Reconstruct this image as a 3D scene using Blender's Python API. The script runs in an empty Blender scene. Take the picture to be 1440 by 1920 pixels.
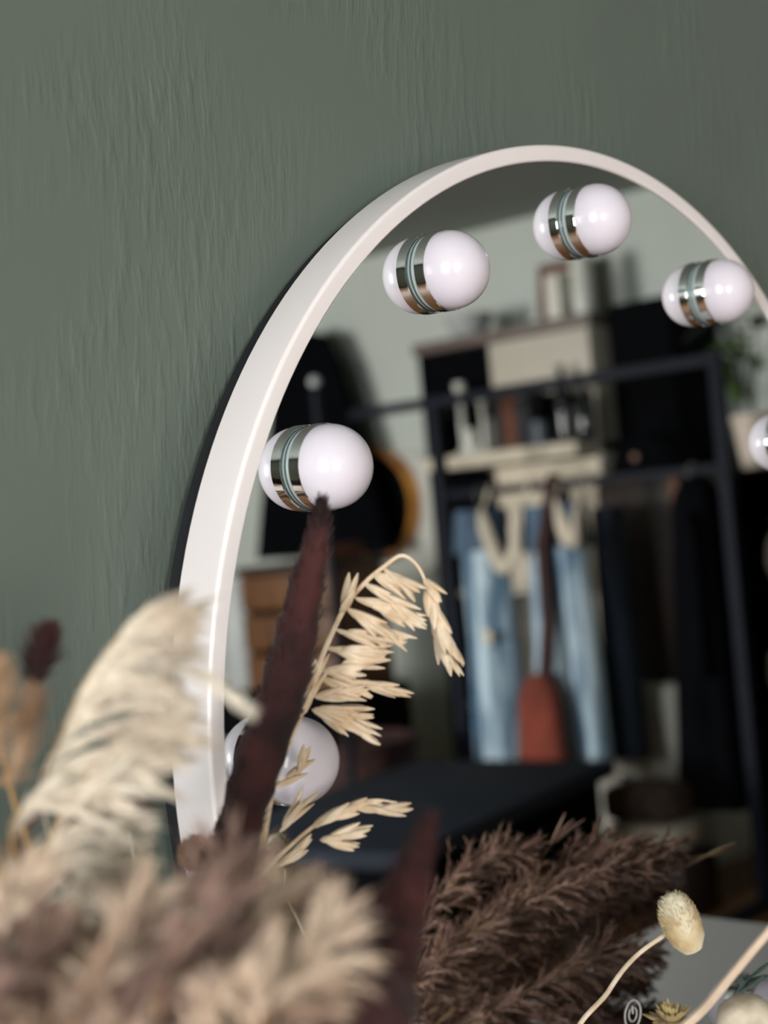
import bpy, bmesh, math, random
from mathutils import Vector, Matrix
random.seed(7)
PI = math.pi
scene = bpy.context.scene
COL = scene.collection

# ------------------------------------------------------------------ camera
FPX = 3017.8
TILT = math.radians(2.0)                     # the round mirror leans back against the wall
CAM = Vector((-0.99643, -0.74678, 1.33704))
FW = Vector((0.7334026, 0.67841655, -0.04326221)).normalized()
RT = Vector((0.67717269, -0.73467701, -0.04107115)).normalized()
UP = RT.cross(FW).normalized()
RT = FW.cross(UP).normalized()
cd = bpy.data.cameras.new('camera'); cam = bpy.data.objects.new('camera', cd); COL.objects.link(cam)
cam.matrix_world = Matrix(((RT.x, UP.x, -FW.x, CAM.x), (RT.y, UP.y, -FW.y, CAM.y), (RT.z, UP.z, -FW.z, CAM.z), (0, 0, 0, 1)))
cd.sensor_fit = 'VERTICAL'; cd.sensor_height = 36.0; cd.lens = FPX / 1920 * 36
cd.clip_start = 0.02
cd.dof.use_dof = True; cd.dof.focus_distance = 1.03; cd.dof.aperture_fstop = 4.9
scene.camera = cam

# mirror frame of reference: x along the wall, y into the wall, z up in the glass
MM = Matrix.Translation((0, -0.4 * math.sin(TILT) - 0.004, 1.15)) @ Matrix.Rotation(-TILT, 4, 'X')
GLASS = -0.0329
PN = (MM.to_3x3() @ Vector((0, -1, 0))).normalized(); PO = MM @ Vector((0, GLASS, 0))

def ray(u, v): return FW + RT * ((u - 720) / FPX) - UP * ((v - 960) / FPX)
def at(u, v, D): return CAM + ray(u, v) * D                       # a point seen directly
def flip(p): return p - 2 * (p - PO).dot(PN) * PN
def mirD(u, v, D): return flip(at(u, v, D))                       # a point seen in the mirror
def mirX(u, v, X):
    d = ray(u, v); c = flip(CAM); d2 = d - 2 * d.dot(PN) * PN
    return c + d2 * ((X - c.x) / d2.x)

# ------------------------------------------------------------------ helpers
def lin(c):
    o = []
    for k in c:
        k = k / 255.0
        o.append(k / 12.92 if k <= 0.04045 else ((k + 0.055) / 1.055) ** 2.4)
    return (*o, 1.0)
def mat(name, rgb, rough=0.6, metal=0.0, var=0.0, vscale=20.0, stretch=(1, 1, 1), bump=0.0, bscale=60.0, rgb2=None,
        coat=0.0, sheen=0.0, spec=0.5, trans=0.0, sss=0.0, lo=0.35, hi=0.65):
    m = bpy.data.materials.new(name); m.use_nodes = True
    N = m.node_tree.nodes; L = m.node_tree.links; b = N['Principled BSDF']
    b.inputs['Base Color'].default_value = lin(rgb)
    b.inputs['Roughness'].default_value = rough; b.inputs['Metallic'].default_value = metal
    b.inputs['Coat Weight'].default_value = coat; b.inputs['Coat Roughness'].default_value = 0.05
    b.inputs['Sheen Weight'].default_value = sheen; b.inputs['Specular IOR Level'].default_value = spec
    b.inputs['Transmission Weight'].default_value = trans
    if sss:
        b.inputs['Subsurface Weight'].default_value = sss; b.inputs['Subsurface Radius'].default_value = (0.01, 0.01, 0.01)
    tc = N.new('ShaderNodeTexCoord'); mp = N.new('ShaderNodeMapping'); mp.inputs['Scale'].default_value = stretch
    L.new(tc.outputs['Object'], mp.inputs['Vector'])
    if rgb2 or var:
        t = N.new('ShaderNodeTexNoise'); t.inputs['Scale'].default_value = vscale; t.inputs['Detail'].default_value = 4
        L.new(mp.outputs[0], t.inputs['Vector'])
        r = N.new('ShaderNodeValToRGB'); L.new(t.outputs['Fac'], r.inputs['Fac'])
        c2 = rgb2 or tuple(max(0, k * (1 - var)) for k in rgb)
        r.color_ramp.elements[0].position = lo; r.color_ramp.elements[1].position = hi
        r.color_ramp.elements[0].color = lin(c2); r.color_ramp.elements[1].color = lin(rgb)
        L.new(r.outputs['Color'], b.inputs['Base Color'])
    if bump:
        t2 = N.new('ShaderNodeTexNoise'); t2.inputs['Scale'].default_value = bscale; t2.inputs['Detail'].default_value = 3
        L.new(mp.outputs[0], t2.inputs['Vector'])
        bp = N.new('ShaderNodeBump'); bp.inputs['Strength'].default_value = 1.0; bp.inputs['Distance'].default_value = bump
        L.new(t2.outputs['Fac'], bp.inputs['Height']); L.new(bp.outputs['Normal'], b.inputs['Normal'])
    return m

def obj(name, bm, m, parent=None, smooth=True, ang=40):
    bmesh.ops.remove_doubles(bm, verts=bm.verts, dist=1e-7)
    bmesh.ops.recalc_face_normals(bm, faces=bm.faces)
    me = bpy.data.meshes.new(name); bm.to_mesh(me); bm.free()
    o = bpy.data.objects.new(name, me); COL.objects.link(o)
    if m: me.materials.append(m)
    if smooth:
        for p in me.polygons: p.use_smooth = True
        me.set_sharp_from_angle(angle=math.radians(ang))
    if parent:
        o.parent = parent
        o.matrix_parent_inverse = parent.matrix_world.inverted() if parent.matrix_world != Matrix() else Matrix()
    return o
def tag(o, label=None, cat=None, group=None, kind=None):
    if label: o['label'] = label
    if cat: o['category'] = cat
    if group: o['group'] = group
    if kind: o['kind'] = kind
    return o
def thing(name, label, cat, loc=(0, 0, 0), group=None):
    o = bpy.data.objects.new(name, None); COL.objects.link(o); o.empty_display_size = 0.05
    o.location = loc; o.matrix_world = Matrix.Translation(loc)
    return tag(o, label, cat, group, 'thing')

def box(bm, x0, x1, y0, y1, z0, z1, bev=0.0, M=None):
    vs = [bm.verts.new((x, y, z)) for x in (x0, x1) for y in (y0, y1) for z in (z0, z1)]
    F = [(0, 1, 3, 2), (4, 6, 7, 5), (0, 4, 5, 1), (2, 3, 7, 6), (0, 2, 6, 4), (1, 5, 7, 3)]
    fs = [bm.faces.new([vs[i] for i in f]) for f in F]
    if M: bmesh.ops.transform(bm, matrix=M, verts=vs)
    if bev:
        es = list({e for f in fs for e in f.edges})
        bmesh.ops.bevel(bm, geom=es, offset=bev, segments=2, affect='EDGES', profile=0.5)
def bxo(name, dims, m, parent=None, bev=0.004, M=None):
    bm = bmesh.new(); box(bm, *dims, bev, M); return obj(name, bm, m, parent)
def lathe(bm, prof, seg=48, M=None, closed=False):
    """prof = [(r, h)...] round local z"""
    rings = []
    for r, h in prof:
        if r < 1e-6: rings.append([bm.verts.new((0, 0, h))])
        else: rings.append([bm.verts.new((r * math.cos(2 * PI * k / seg), r * math.sin(2 * PI * k / seg), h)) for k in range(seg)])
    pairs = list(zip(rings, rings[1:])) + ([(rings[-1], rings[0])] if closed else [])
    for a, b in pairs:
        for k in range(seg):
            k2 = (k + 1) % seg
            if len(a) == 1 and len(b) == 1: continue
            if len(a) == 1: bm.faces.new((a[0], b[k], b[k2]))
            elif len(b) == 1: bm.faces.new((a[k], a[k2], b[0]))
            else: bm.faces.new((a[k], a[k2], b[k2], b[k]))
    if M: bmesh.ops.transform(bm, matrix=M, verts=[v for r in rings for v in r])
def frame_of(t):
    t = t.normalized(); a = Vector((0, 0, 1)) if abs(t.z) < 0.9 else Vector((1, 0, 0))
    n = t.cross(a).normalized(); return t, n, t.cross(n)
def tube(bm, pts, rad, seg=8, flat=1.0, cap=True):
    pts = [Vector(p) for p in pts]; n = len(pts)
    if not hasattr(rad, '__len__'): rad = [rad] * n
    rings = []; N0 = None
    for i, p in enumerate(pts):
        t = (pts[min(i + 1, n - 1)] - pts[max(i - 1, 0)])
        if t.length < 1e-9: t = Vector((0, 0, 1))
        t.normalize()
        if N0 is None: _, N0, _ = frame_of(t)
        N0 = (N0 - t * N0.dot(t)).normalized(); B = t.cross(N0)
        rings.append([bm.verts.new(p + (N0 * math.cos(2 * PI * k / seg) + B * math.sin(2 * PI * k / seg) * flat) * rad[i]) for k in range(seg)])
    for a, b in zip(rings, rings[1:]):
        for k in range(seg): bm.faces.new((a[k], a[(k + 1) % seg], b[(k + 1) % seg], b[k]))
    if cap:
        bm.faces.new(rings[0]); bm.faces.new(rings[-1][::-1])
def spline(pts, n=24):
    pts = [Vector(p) for p in pts]; P = [2 * pts[0] - pts[1]] + pts + [2 * pts[-1] - pts[-2]]
    out = []; m = len(pts) - 1
    for i in range(n + 1):
        s = i / n * m; k = min(int(s), m - 1); t = s - k
        a, b, c, d = P[k:k + 4]
        out.append(0.5 * ((2 * b) + (c - a) * t + (2 * a - 5 * b + 4 * c - d) * t * t + (3 * b - a - 3 * c + d) * t ** 3))
    return out
def rnd(a, b): return random.uniform(a, b)
def rvec():
    while True:
        v = Vector((rnd(-1, 1), rnd(-1, 1), rnd(-1, 1)))
        if 0.05 < v.length < 1: return v.normalized()

# ------------------------------------------------------------------ materials
M_wall = mat('sage wall paint', (95, 105, 96), 0.55, var=0.05, vscale=3)
def wall_bump(m):
    N = m.node_tree.nodes; L = m.node_tree.links; b = N['Principled BSDF']
    tc = N.new('ShaderNodeTexCoord'); mp = N.new('ShaderNodeMapping'); mp.inputs['Scale'].default_value = (150, 20, 34)
    wv = N.new('ShaderNodeTexNoise'); wv.inputs['Scale'].default_value = 5; L.new(tc.outputs['Object'], wv.inputs['Vector'])
    mx = N.new('ShaderNodeVectorMath'); mx.operation = 'SCALE'; mx.inputs['Scale'].default_value = 0.02; L.new(wv.outputs['Color'], mx.inputs[0])
    ad = N.new('ShaderNodeVectorMath'); ad.operation = 'ADD'; L.new(tc.outputs['Object'], ad.inputs[0]); L.new(mx.outputs[0], ad.inputs[1])
    L.new(ad.outputs[0], mp.inputs['Vector'])
    t = N.new('ShaderNodeTexNoise'); t.inputs['Scale'].default_value = 1.0; t.inputs['Detail'].default_value = 2.5
    L.new(mp.outputs[0], t.inputs['Vector'])
    r = N.new('ShaderNodeValToRGB'); r.color_ramp.elements[0].position = 0.42; r.color_ramp.elements[1].position = 0.78
    L.new(t.outputs['Fac'], r.inputs['Fac'])
    bp = N.new('ShaderNodeBump'); bp.inputs['Distance'].default_value = 0.0008; bp.inputs['Strength'].default_value = 0.8
    pt = N.new('ShaderNodeTexNoise'); pt.inputs['Scale'].default_value = 7; L.new(tc.outputs['Object'], pt.inputs['Vector'])
    pr = N.new('ShaderNodeValToRGB'); pr.color_ramp.elements[0].position = 0.40; pr.color_ramp.elements[1].position = 0.62; L.new(pt.outputs['Fac'], pr.inputs['Fac'])
    ml = N.new('ShaderNodeMath'); ml.operation = 'MULTIPLY'; L.new(r.outputs['Color'], ml.inputs[0]); L.new(pr.outputs['Color'], ml.inputs[1])
    L.new(ml.outputs[0], bp.inputs['Height']); L.new(bp.outputs['Normal'], b.inputs['Normal'])
wall_bump(M_wall)
M_wallp = mat('plain sage wall', (120, 131, 122), 0.7, var=0.05, vscale=3)
M_wall2 = mat('pale sage wall', (197, 203, 196), 0.8, var=0.04, vscale=2)
M_ceil = mat('grey ceiling paint', (140, 148, 142), 0.8, var=0.04, vscale=2)
M_white = mat('white lacquer', (236, 228, 225), 0.32, var=0.015, vscale=8, coat=0.15)
M_opal = mat('white opal plastic', (222, 215, 223), 0.2, coat=0.15, var=0.01, vscale=30, sss=0.15)
M_chrome = mat('chrome', (225, 226, 226), 0.06, 1.0, var=0.02, vscale=40)
M_base = mat('pale clear plastic ring', (176, 190, 188), 0.12, coat=0.3, var=0.03, vscale=50)
M_dark = mat('backing board and gap shade', (20, 22, 26), 0.7, var=0.2)  # near black, so the board's edge also reads as shade behind the frame
M_table = mat('white table laminate', (240, 236, 238), 0.35, var=0.03, vscale=5)
M_etch = mat('etched white line', (235, 230, 226), 0.5, var=0.02, vscale=60)
def mirror_mat():
    m = bpy.data.materials.new('silvered glass'); m.use_nodes = True; N = m.node_tree.nodes; L = m.node_tree.links
    b = N['Principled BSDF']; b.inputs['Metallic'].default_value = 1.0; b.inputs['Roughness'].default_value = 0.0
    t = N.new('ShaderNodeTexNoise'); t.inputs['Scale'].default_value = 2
    r = N.new('ShaderNodeValToRGB'); r.color_ramp.elements[0].color = (0.875, 0.905, 0.885, 1); r.color_ramp.elements[1].color = (0.885, 0.91, 0.895, 1)
    L.new(t.outputs['Fac'], r.inputs['Fac']); L.new(r.outputs['Color'], b.inputs['Base Color'])
    return m
M_mirror = mirror_mat()
def wood_floor():
    m = bpy.data.materials.new('warm plank floor'); m.use_nodes = True; N = m.node_tree.nodes; L = m.node_tree.links; b = N['Principled BSDF']
    tc = N.new('ShaderNodeTexCoord'); br = N.new('ShaderNodeTexBrick'); L.new(tc.outputs['Object'], br.inputs['Vector'])
    br.inputs['Scale'].default_value = 1.0; br.inputs['Brick Width'].default_value = 1.4; br.inputs['Row Height'].default_value = 0.14
    br.inputs['Mortar Size'].default_value = 0.004
    br.inputs['Color1'].default_value = lin((146, 100, 62)); br.inputs['Color2'].default_value = lin((120, 80, 50)); br.inputs['Mortar'].default_value = lin((60, 40, 26))
    L.new(br.outputs['Color'], b.inputs['Base Color']); b.inputs['Roughness'].default_value = 0.45
    return m
M_floor = wood_floor()
M_black = mat('black cloth', (11, 12, 16), 0.95, var=0.3, vscale=12, spec=0.04)
M_blackwood = mat('black lacquered wood', (10, 11, 14), 0.85, var=0.2, vscale=10, stretch=(1, 1, 6), spec=0.05)
M_metal = mat('dark grey steel', (30, 33, 43), 0.6, 0.0, var=0.1, spec=0.12)
M_denim = mat('faded blue denim with fold tones', (206, 226, 238), 0.9, rgb2=(84, 114, 140), vscale=4.2, stretch=(2, 4.2, 0.55), bump=0.002, bscale=40, lo=0.40, hi=0.60)  # fade streaks also carry the highlights and dark folds as colour
M_denimdark = mat('dark blue denim', (84, 106, 128), 0.9, rgb2=(44, 58, 76), vscale=6, stretch=(2, 4, 0.6))
M_navy = mat('dark navy denim', (40, 50, 66), 0.9, rgb2=(22, 28, 38), vscale=5, stretch=(2, 4, 0.6), bump=0.002, bscale=30)
M_rust = mat('rust suede', (134, 56, 38), 0.9, var=0.3, vscale=8, sheen=0.2)
M_maroon = mat('maroon leather', (58, 26, 26), 0.7, var=0.3, vscale=12)
M_cream = mat('cream cloth', (226, 214, 194), 0.9, var=0.12, vscale=8)
M_beige = mat('beige painted board', (200, 192, 178), 0.6, var=0.05, vscale=4)
M_brownwood = mat('dark brown wood', (58, 42, 34), 0.5, var=0.35, vscale=6, stretch=(6, 6, 0.6))
M_orangewood = mat('orange brown wood', (112, 74, 44), 0.5, var=0.3, vscale=7, stretch=(5, 5, 0.8))
M_stile = mat('reddish brown wood', (120, 78, 54), 0.5, var=0.2, vscale=7, stretch=(5, 5, 0.8))
M_greywood = mat('grey brown top board', (112, 98, 92), 0.5, var=0.15, vscale=7, stretch=(5, 0.8, 5))
M_paper = mat('white paper board', (226, 222, 210), 0.7, var=0.06, vscale=9)
M_ceramic = mat('pale glazed ceramic', (214, 214, 206), 0.3, var=0.05, vscale=7, coat=0.2)
M_pinkpot = mat('pale pink clay', (214, 198, 184), 0.6, var=0.08, vscale=9)
M_bottle = mat('dark bottle glass', (26, 32, 36), 0.12, var=0.2, vscale=8, coat=0.4)
M_brass = mat('golden brown varnished wood', (230, 158, 62), 0.3, rgb2=(140, 78, 40), vscale=3, stretch=(1, 1, 2), coat=0.4)
M_wicker = mat('dark red wicker', (74, 40, 34), 0.8, rgb2=(28, 16, 16), vscale=18, stretch=(1, 1, 4), bump=0.006, bscale=40)
M_leaf = mat('green leaf', (104, 132, 62), 0.5, rgb2=(52, 74, 34), vscale=14)
M_leafdark = mat('dark green leaf', (50, 62, 46), 0.55, rgb2=(32, 40, 34), vscale=14)
M_soil = mat('potting soil', (40, 30, 24), 0.95, var=0.4, vscale=60, bump=0.004)
M_fur = mat('brown tufted wool', (96, 76, 66), 0.95, rgb2=(54, 42, 38), vscale=24, bump=0.01, bscale=50)
M_rug = mat('pale wool rug', (222, 204, 190), 0.95, var=0.1, vscale=24, bump=0.004, bscale=80)
M_greypale = mat('grey white enamel', (180, 184, 184), 0.5, var=0.08, vscale=6)
M_bookbrown = mat('brown book cloth', (104, 60, 40), 0.8, var=0.2, vscale=9)
M_bookdark = mat('charcoal book cloth', (44, 46, 50), 0.8, var=0.2, vscale=9)
M_vase = mat('speckled stoneware', (178, 168, 152), 0.5, var=0.2, vscale=60)
# dried plants
def plantmat(name, a, b2, vs=30, sheen=0.15, trans=0.0):
    m = mat(name, a, 0.85, rgb2=b2, vscale=vs, sheen=sheen, spec=0.25)
    return m
M_oat = plantmat('straw', (238, 220, 194), (206, 180, 146), 60)
M_cream_p = plantmat('cream plume', (232, 222, 204), (190, 172, 150), 25)
M_beige_p = plantmat('beige plume', (224, 202, 178), (166, 138, 116), 22)
M_mauve_p = plantmat('mauve brown plume', (158, 128, 114), (104, 80, 70), 22)
M_brown_p = plantmat('dark brown reed', (176, 140, 122), (112, 84, 72), 26)
M_stem = plantmat('tan stem', (178, 146, 98), (138, 104, 66), 30)
M_mar = plantmat('dark maroon spike', (66, 33, 31), (32, 17, 17), 34, sheen=0.08)
M_seed = plantmat('tan seed', (186, 156, 124), (124, 94, 70), 40)
M_pod = mat('cream to tan seed head', (222, 212, 184), 0.85, rgb2=(188, 158, 104), vscale=40, bump=0.0012, bscale=260, sheen=0.2)
M_flower = plantmat('dried yellow flower', (190, 170, 118), (140, 116, 76), 60)
M_wisp = plantmat('dusty green leaf', (70, 92, 84), (40, 54, 50), 40)

# ------------------------------------------------------------------ room shell
X0, X1, Y0, Y1, ZC, T = -2.6, 4.3, -5.6, 0.014, 2.46, 0.12
def struct(name, bm, m): return tag(obj(name, bm, m, smooth=False), kind='structure')
b = bmesh.new(); box(b, X0 - T, X1 + T, Y0 - T, Y1 + T, -0.1, 0); struct('floor', b, M_floor)
b = bmesh.new(); box(b, X0 - T, X1 + T, Y0 - T, Y1 + T, ZC, ZC + 0.1); struct('ceiling', b, M_ceil)
b = bmesh.new(); box(b, X0 - T, X1 + T, Y1, Y1 + T, 0, ZC); struct('wall_front', b, M_wall)
b = bmesh.new(); box(b, X1, X1 + T, Y0, Y1, 0, ZC); struct('wall_right', b, M_wall2)
WL = (-1.75, -0.75, 0.95, 2.15)      # windows in the left wall (y0,y1,z0,z1)
WB = (-5.1, -3.5, 0.85, 2.2)
def wall_x(name, x0, x1, ya, yb, holes, m):
    b = bmesh.new(); y = ya
    for wy0, wy1, wz0, wz1 in holes:
        box(b, x0, x1, y, wy0, 0, ZC); box(b, x0, x1, wy0, wy1, 0, wz0); box(b, x0, x1, wy0, wy1, wz1, ZC); y = wy1
    box(b, x0, x1, y, yb, 0, ZC); struct(name, b, m)
wall_x('wall_left', X0 - T, X0, Y0, Y1, (WB, WL), M_wallp)
b = bmesh.new(); box(b, X0, X1, Y0 - T, Y0, 0, ZC); struct('wall_back', b, M_wallp)
M_pane = bpy.data.materials.new('window pane'); M_pane.use_nodes = True
_n = M_pane.node_tree.nodes; _l = M_pane.node_tree.links; _n.remove(_n['Principled BSDF'])
_t = _n.new('ShaderNodeBsdfTransparent'); _g = _n.new('ShaderNodeBsdfGlossy'); _g.inputs['Roughness'].default_value = 0.02
_m = _n.new('ShaderNodeMixShader'); _m.inputs[0].default_value = 0.06
_l.new(_t.outputs[0], _m.inputs[1]); _l.new(_g.outputs[0], _m.inputs[2]); _l.new(_m.outputs[0], _n['Material Output'].inputs[0])
def window(n, dims_fn, w0, w1, z0, z1):
    fr = bmesh.new(); f = 0.05
    for a0, a1, c0, c1 in ((w0, w0 + f, z0, z1), (w1 - f, w1, z0, z1), (w0 + f, w1 - f, z0, z0 + f), (w0 + f, w1 - f, z1 - f, z1),
                           ((w0 + w1) / 2 - 0.025, (w0 + w1) / 2 + 0.025, z0 + f, z1 - f)):
        box(fr, *dims_fn(a0, a1, 0.03, 0.09), c0, c1)
    o = struct('window_%d' % n, fr, M_white)
    p = bmesh.new(); box(p, *dims_fn(w0 + f, w1 - f, 0.055, 0.06), z0 + f, z1 - f); obj('pane', p, M_pane, o, smooth=False)
window(1, lambda a0, a1, d0, d1: (X0 - d1, X0 - d0, a0, a1), *WL)
window(2, lambda a0, a1, d0, d1: (X0 - d1, X0 - d0, a0, a1), *WB)
b = bmesh.new(); box(b, X1 - 0.015, X1, Y0, Y1, 0, 0.09); struct('baseboard_right', b, M_white)
b = bmesh.new(); box(b, X0, X1 - 0.015, Y1 - 0.015, Y1, 0, 0.09); struct('baseboard_front', b, M_white)

# ------------------------------------------------------------------ vanity table
tb = thing('vanity_table', 'white vanity table under the round mirror', 'table', (-0.1, -0.25, 0))
bxo('tabletop', (-0.98, 0.74, -0.5, -0.002, 0.72, 0.75), M_table, tb, 0.003)
for x in (-0.94, 0.66):
    for y in (-0.47, -0.08): bxo('leg', (x, x + 0.05, y, y + 0.05, 0, 0.72), M_table, tb, 0.003)
bxo('drawer', (-0.8, 0.55, -0.485, -0.05, 0.62, 0.719), M_table, tb, 0.003)

# ------------------------------------------------------------------ mirror with bulbs
mr = bpy.data.objects.new('vanity_mirror', None); COL.objects.link(mr); mr.matrix_world = MM
tag(mr, 'big round mirror with white frame and white bulbs leaning on the green wall', 'mirror')
def mobj(name, bm, m, parent=mr, M=None, ang=40):
    o = obj(name, bm, m, None, True, ang); o.parent = parent
    if M is not None: o.matrix_local = M
    return o
FY = Matrix.Rotation(PI / 2, 4, 'X')          # lathe z -> -y (out of the wall)
b = bmesh.new(); FD = 0.0349; bv = 0.0028
prof = [(0.392, 0.001), (0.4, 0.001), (0.4, FD - bv)]
for k in range(1, 6):
    a = PI / 2 * k / 6; prof.append((0.4 - bv + bv * math.cos(a), FD - bv + bv * math.sin(a)))
prof += [(0.4 - bv, FD), (0.3889, FD), (0.3879, FD - 0.001), (0.3879, FD - 0.004), (0.392, FD - 0.004)]
lathe(b, prof, 192, FY, closed=True); mobj('frame', b, M_white, ang=25)
b = bmesh.new(); lathe(b, [(0, 0.0269), (0.3885, 0.0269), (0.3885, 0.0329), (0, 0.0329)], 192, FY); mobj('mirror_glass', b, M_mirror)
b = bmesh.new(); lathe(b, [(0, -0.0155), (0.3945, -0.0155), (0.3945, 0.0012), (0.391, 0.0012), (0.391, 0.02), (0, 0.02)], 128, FY); mobj('back_panel', b, M_dark)  # mirror back, deepened so its black rim stands in for the gap's shadow
# touch switch etched in the glass
b = bmesh.new(); ic = Vector((0.0, -0.03295, -0.2535))
def ring(bm, c, r, w, a0, a1, n=40):
    pts = [c + Vector((r * math.cos(a0 + (a1 - a0) * k / n), 0, r * math.sin(a0 + (a1 - a0) * k / n))) for k in range(n + 1)]
    tube(bm, pts, w, 6, cap=True)
ring(b, ic, 0.0105, 0.0004, 0, 2 * PI * 0.9999)
ring(b, ic, 0.0052, 0.00035, PI / 2 + 0.5, PI / 2 - 0.5 + 2 * PI)
tube(b, [ic + Vector((0, 0, 0.0005)), ic + Vector((0, 0, 0.0066))], 0.0004, 6)
mobj('touch_switch', b, M_etch)['label'] = 'etched power symbol in a circle'
gb = bmesh.new(); gp = [(0.0, 0.0394)]
for k in range(1, 15):
    a = PI / 2 - (PI / 2 + 0.05) * k / 14; gp.append((0.0262 * math.cos(a), 0.0134 + 0.026 * math.sin(a)))
gp += [(0.0245, 0.011), (0.0, 0.011)]
lathe(gb, gp, 56); proto_globe = cb = None
cb = bmesh.new(); lathe(cb, [(0.0235, 0.0038), (0.0264, 0.0038), (0.0269, 0.0043), (0.0269, 0.0115), (0.0264, 0.0120), (0.0240, 0.0120)], 56, closed=True)
rb_ = bmesh.new(); lathe(rb_, [(0.0, 0.0001), (0.0252, 0.0001), (0.0259, 0.0008), (0.0259, 0.0018), (0.0251, 0.0023), (0.0251, 0.0030), (0.0257, 0.0033), (0.0257, 0.0037), (0.0250, 0.0039), (0.0, 0.0039)], 56)
for k in range(12):
    an = PI - k * PI / 6
    M = Matrix.Translation((0.3442 * math.cos(an), -0.0329, 0.3442 * math.sin(an))) @ FY
    if k == 0:
        g0 = mobj('bulb', gb, M_opal, mr, M); c0 = mobj('collar', cb, M_chrome, g0, Matrix()); r0 = mobj('base_ring', rb_, M_base, g0, Matrix())
    else:
        g = g0.copy(); COL.objects.link(g); g.parent = mr; g.matrix_local = M
        for s in (c0, r0):
            d = s.copy(); COL.objects.link(d); d.parent = g; d.matrix_local = Matrix()

# ------------------------------------------------------------------ dried plants
def strand(bm, p, d, L, w, droop, n=5, curl=0.0, seg=3, bend=None):
    pts = []; d = d.normalized(); q = p.copy(); side = rvec() * curl
    for i in range(n + 1):
        pts.append(q.copy())
        q = q + d * (L / n)
        d = (d + Vector((0, 0, -droop / n)) + side / n + ((bend / n) if bend else Vector())).normalized()
    tube(bm, pts, [w * (1 - 0.85 * (i / n) ** 1.5) for i in range(n + 1)], seg, cap=False)
    return pts
def plume_mesh(spine, n, L, w, t0=0.25, spread=0.55, droop=0.6, lean=None, tuft=0.0, mid=0.5):
    bm = bmesh.new(); S = len(spine) - 1
    for i in range(n):
        t = t0 + (1 - t0) * random.random() ** 0.9; k = min(int(t * S), S - 1); f = t * S - k
        p = spine[k].lerp(spine[k + 1], f); tg = (spine[k + 1] - spine[k]).normalized()
        rad = rvec(); rad = (rad - tg * rad.dot(tg)).normalized()
        prof = math.sin(PI * min(1, max(0.0, (t - t0) / (1 - t0))) ** mid) * 0.7 + 0.35
        d = tg * (1 - spread * 0.5) + rad * spread * rnd(0.3, 1.2) + ((lean * rnd(0.4, 1.2)) if lean else Vector())
        pts = strand(bm, p + rad * rnd(0, 0.002), d, L * prof * rnd(0.55, 1.15), w * rnd(0.7, 1.3), droop * rnd(0.4, 1.4), 5, 0.35)
        if tuft:
            for q, q2 in zip(pts[2:], pts[3:]):
                for _ in range(2):
                    dd = ((q2 - q).normalized() + rvec() * 0.5)
                    strand(bm, q, dd, tuft * rnd(0.6, 1.3), w * 0.8, 0.4, 2, 0.2)
    return bm
def panicle_mesh(spine, nb, BL, w, ns=20, SL=0.01, t0=0.2, ang=0.5, lean=None, bdroop=0.6, hd=0.35, spread=0.5, bcurl=0.25):
    """side branches along the spine, each feathered with short fine hairs"""
    bm = bmesh.new(); S = len(spine) - 1
    for i in range(nb):
        t = t0 + (1 - t0) * ((i + random.random()) / nb); k = min(int(t * S), S - 1); f = t * S - k
        p = spine[k].lerp(spine[k + 1], f); tg = (spine[k + 1] - spine[k]).normalized()
        rad = rvec(); rad = (rad - tg * rad.dot(tg)).normalized()
        d = tg + rad * ang * rnd(0.4, 1.3) + (lean * rnd(0.5, 1.3) if lean else Vector())
        L = BL * rnd(0.6, 1.15) * (0.45 + 0.75 * math.sin(PI * min(1, 0.15 + 0.8 * (t - t0) / (1 - t0))))
        br = strand(bm, p, d, L, w * 1.4, bdroop * rnd(0.4, 1.4), 8, bcurl)
        for _ in range(ns):
            q = rnd(0.12, 1) * 8; a = min(int(q), 7); c = br[a].lerp(br[a + 1], q - a); bt = (br[a + 1] - br[a]).normalized()
            strand(bm, c, bt + rvec() * spread * rnd(0.3, 1), SL * rnd(0.5, 1.2), w * rnd(0.7, 1.2), hd, 3, 0.2)
    return bm
def stem_mesh(spine, r0, r1):
    bm = bmesh.new(); n = len(spine)
    tube(bm, spine, [r0 + (r1 - r0) * i / (n - 1) for i in range(n)], 7); return bm
LV = Vector((-0.615, -0.295, 1.0))      # mouth of the left vase
RV = Vector((-0.165, -0.235, 0.93))     # mouth of the small bud vase
QV = Vector((0.0, -0.31, 0.842))       # mouth of the vase of reeds
def foot(v): return Vector((v.x, v.y, 0.768))
def root(vase, first):
    o = rvec() * 0.012; o.z = 0
    lead = (first - vase); h = Vector((lead.x, lead.y, 0))
    if h.length > 0.025: h = h.normalized() * 0.025
    return [vase + o * 0.5 - Vector((0, 0, min(0.10, vase.z - 0.768))) - h * 0.4, vase + o * 0.5 + h * 0.3]
def plume(name, label, cat, pts, vase, m, n, L, w, sr=(0.0016, 0.0006), stemmat=None, group=None, **kw):
    t = thing(name, label, cat, tuple(foot(vase)), group)
    sp = spline(root(vase, pts[0]) + pts, 44)
    k0 = max(i for i in range(len(sp)) if i / 44 <= 2.0 / (len(pts) + 1))
    obj('stem', stem_mesh(sp, *sr), stemmat or M_stem, t)
    obj('plume', panicle_mesh(sp[k0:], n, L, w, **kw) if 'ns' in kw else plume_mesh(sp[k0:], n, L, w, **kw), m, t)
    return t
def A(D, *uv): return [at(u, v, D + 0.0 if not isinstance(D, (list, tuple)) else D[i]) for i, (u, v) in enumerate(uv)]
def Rf(D, *uv): return [mirD(u, v, D) for u, v in uv]
rightward = RT * 0.5 - UP * 0.25

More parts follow.
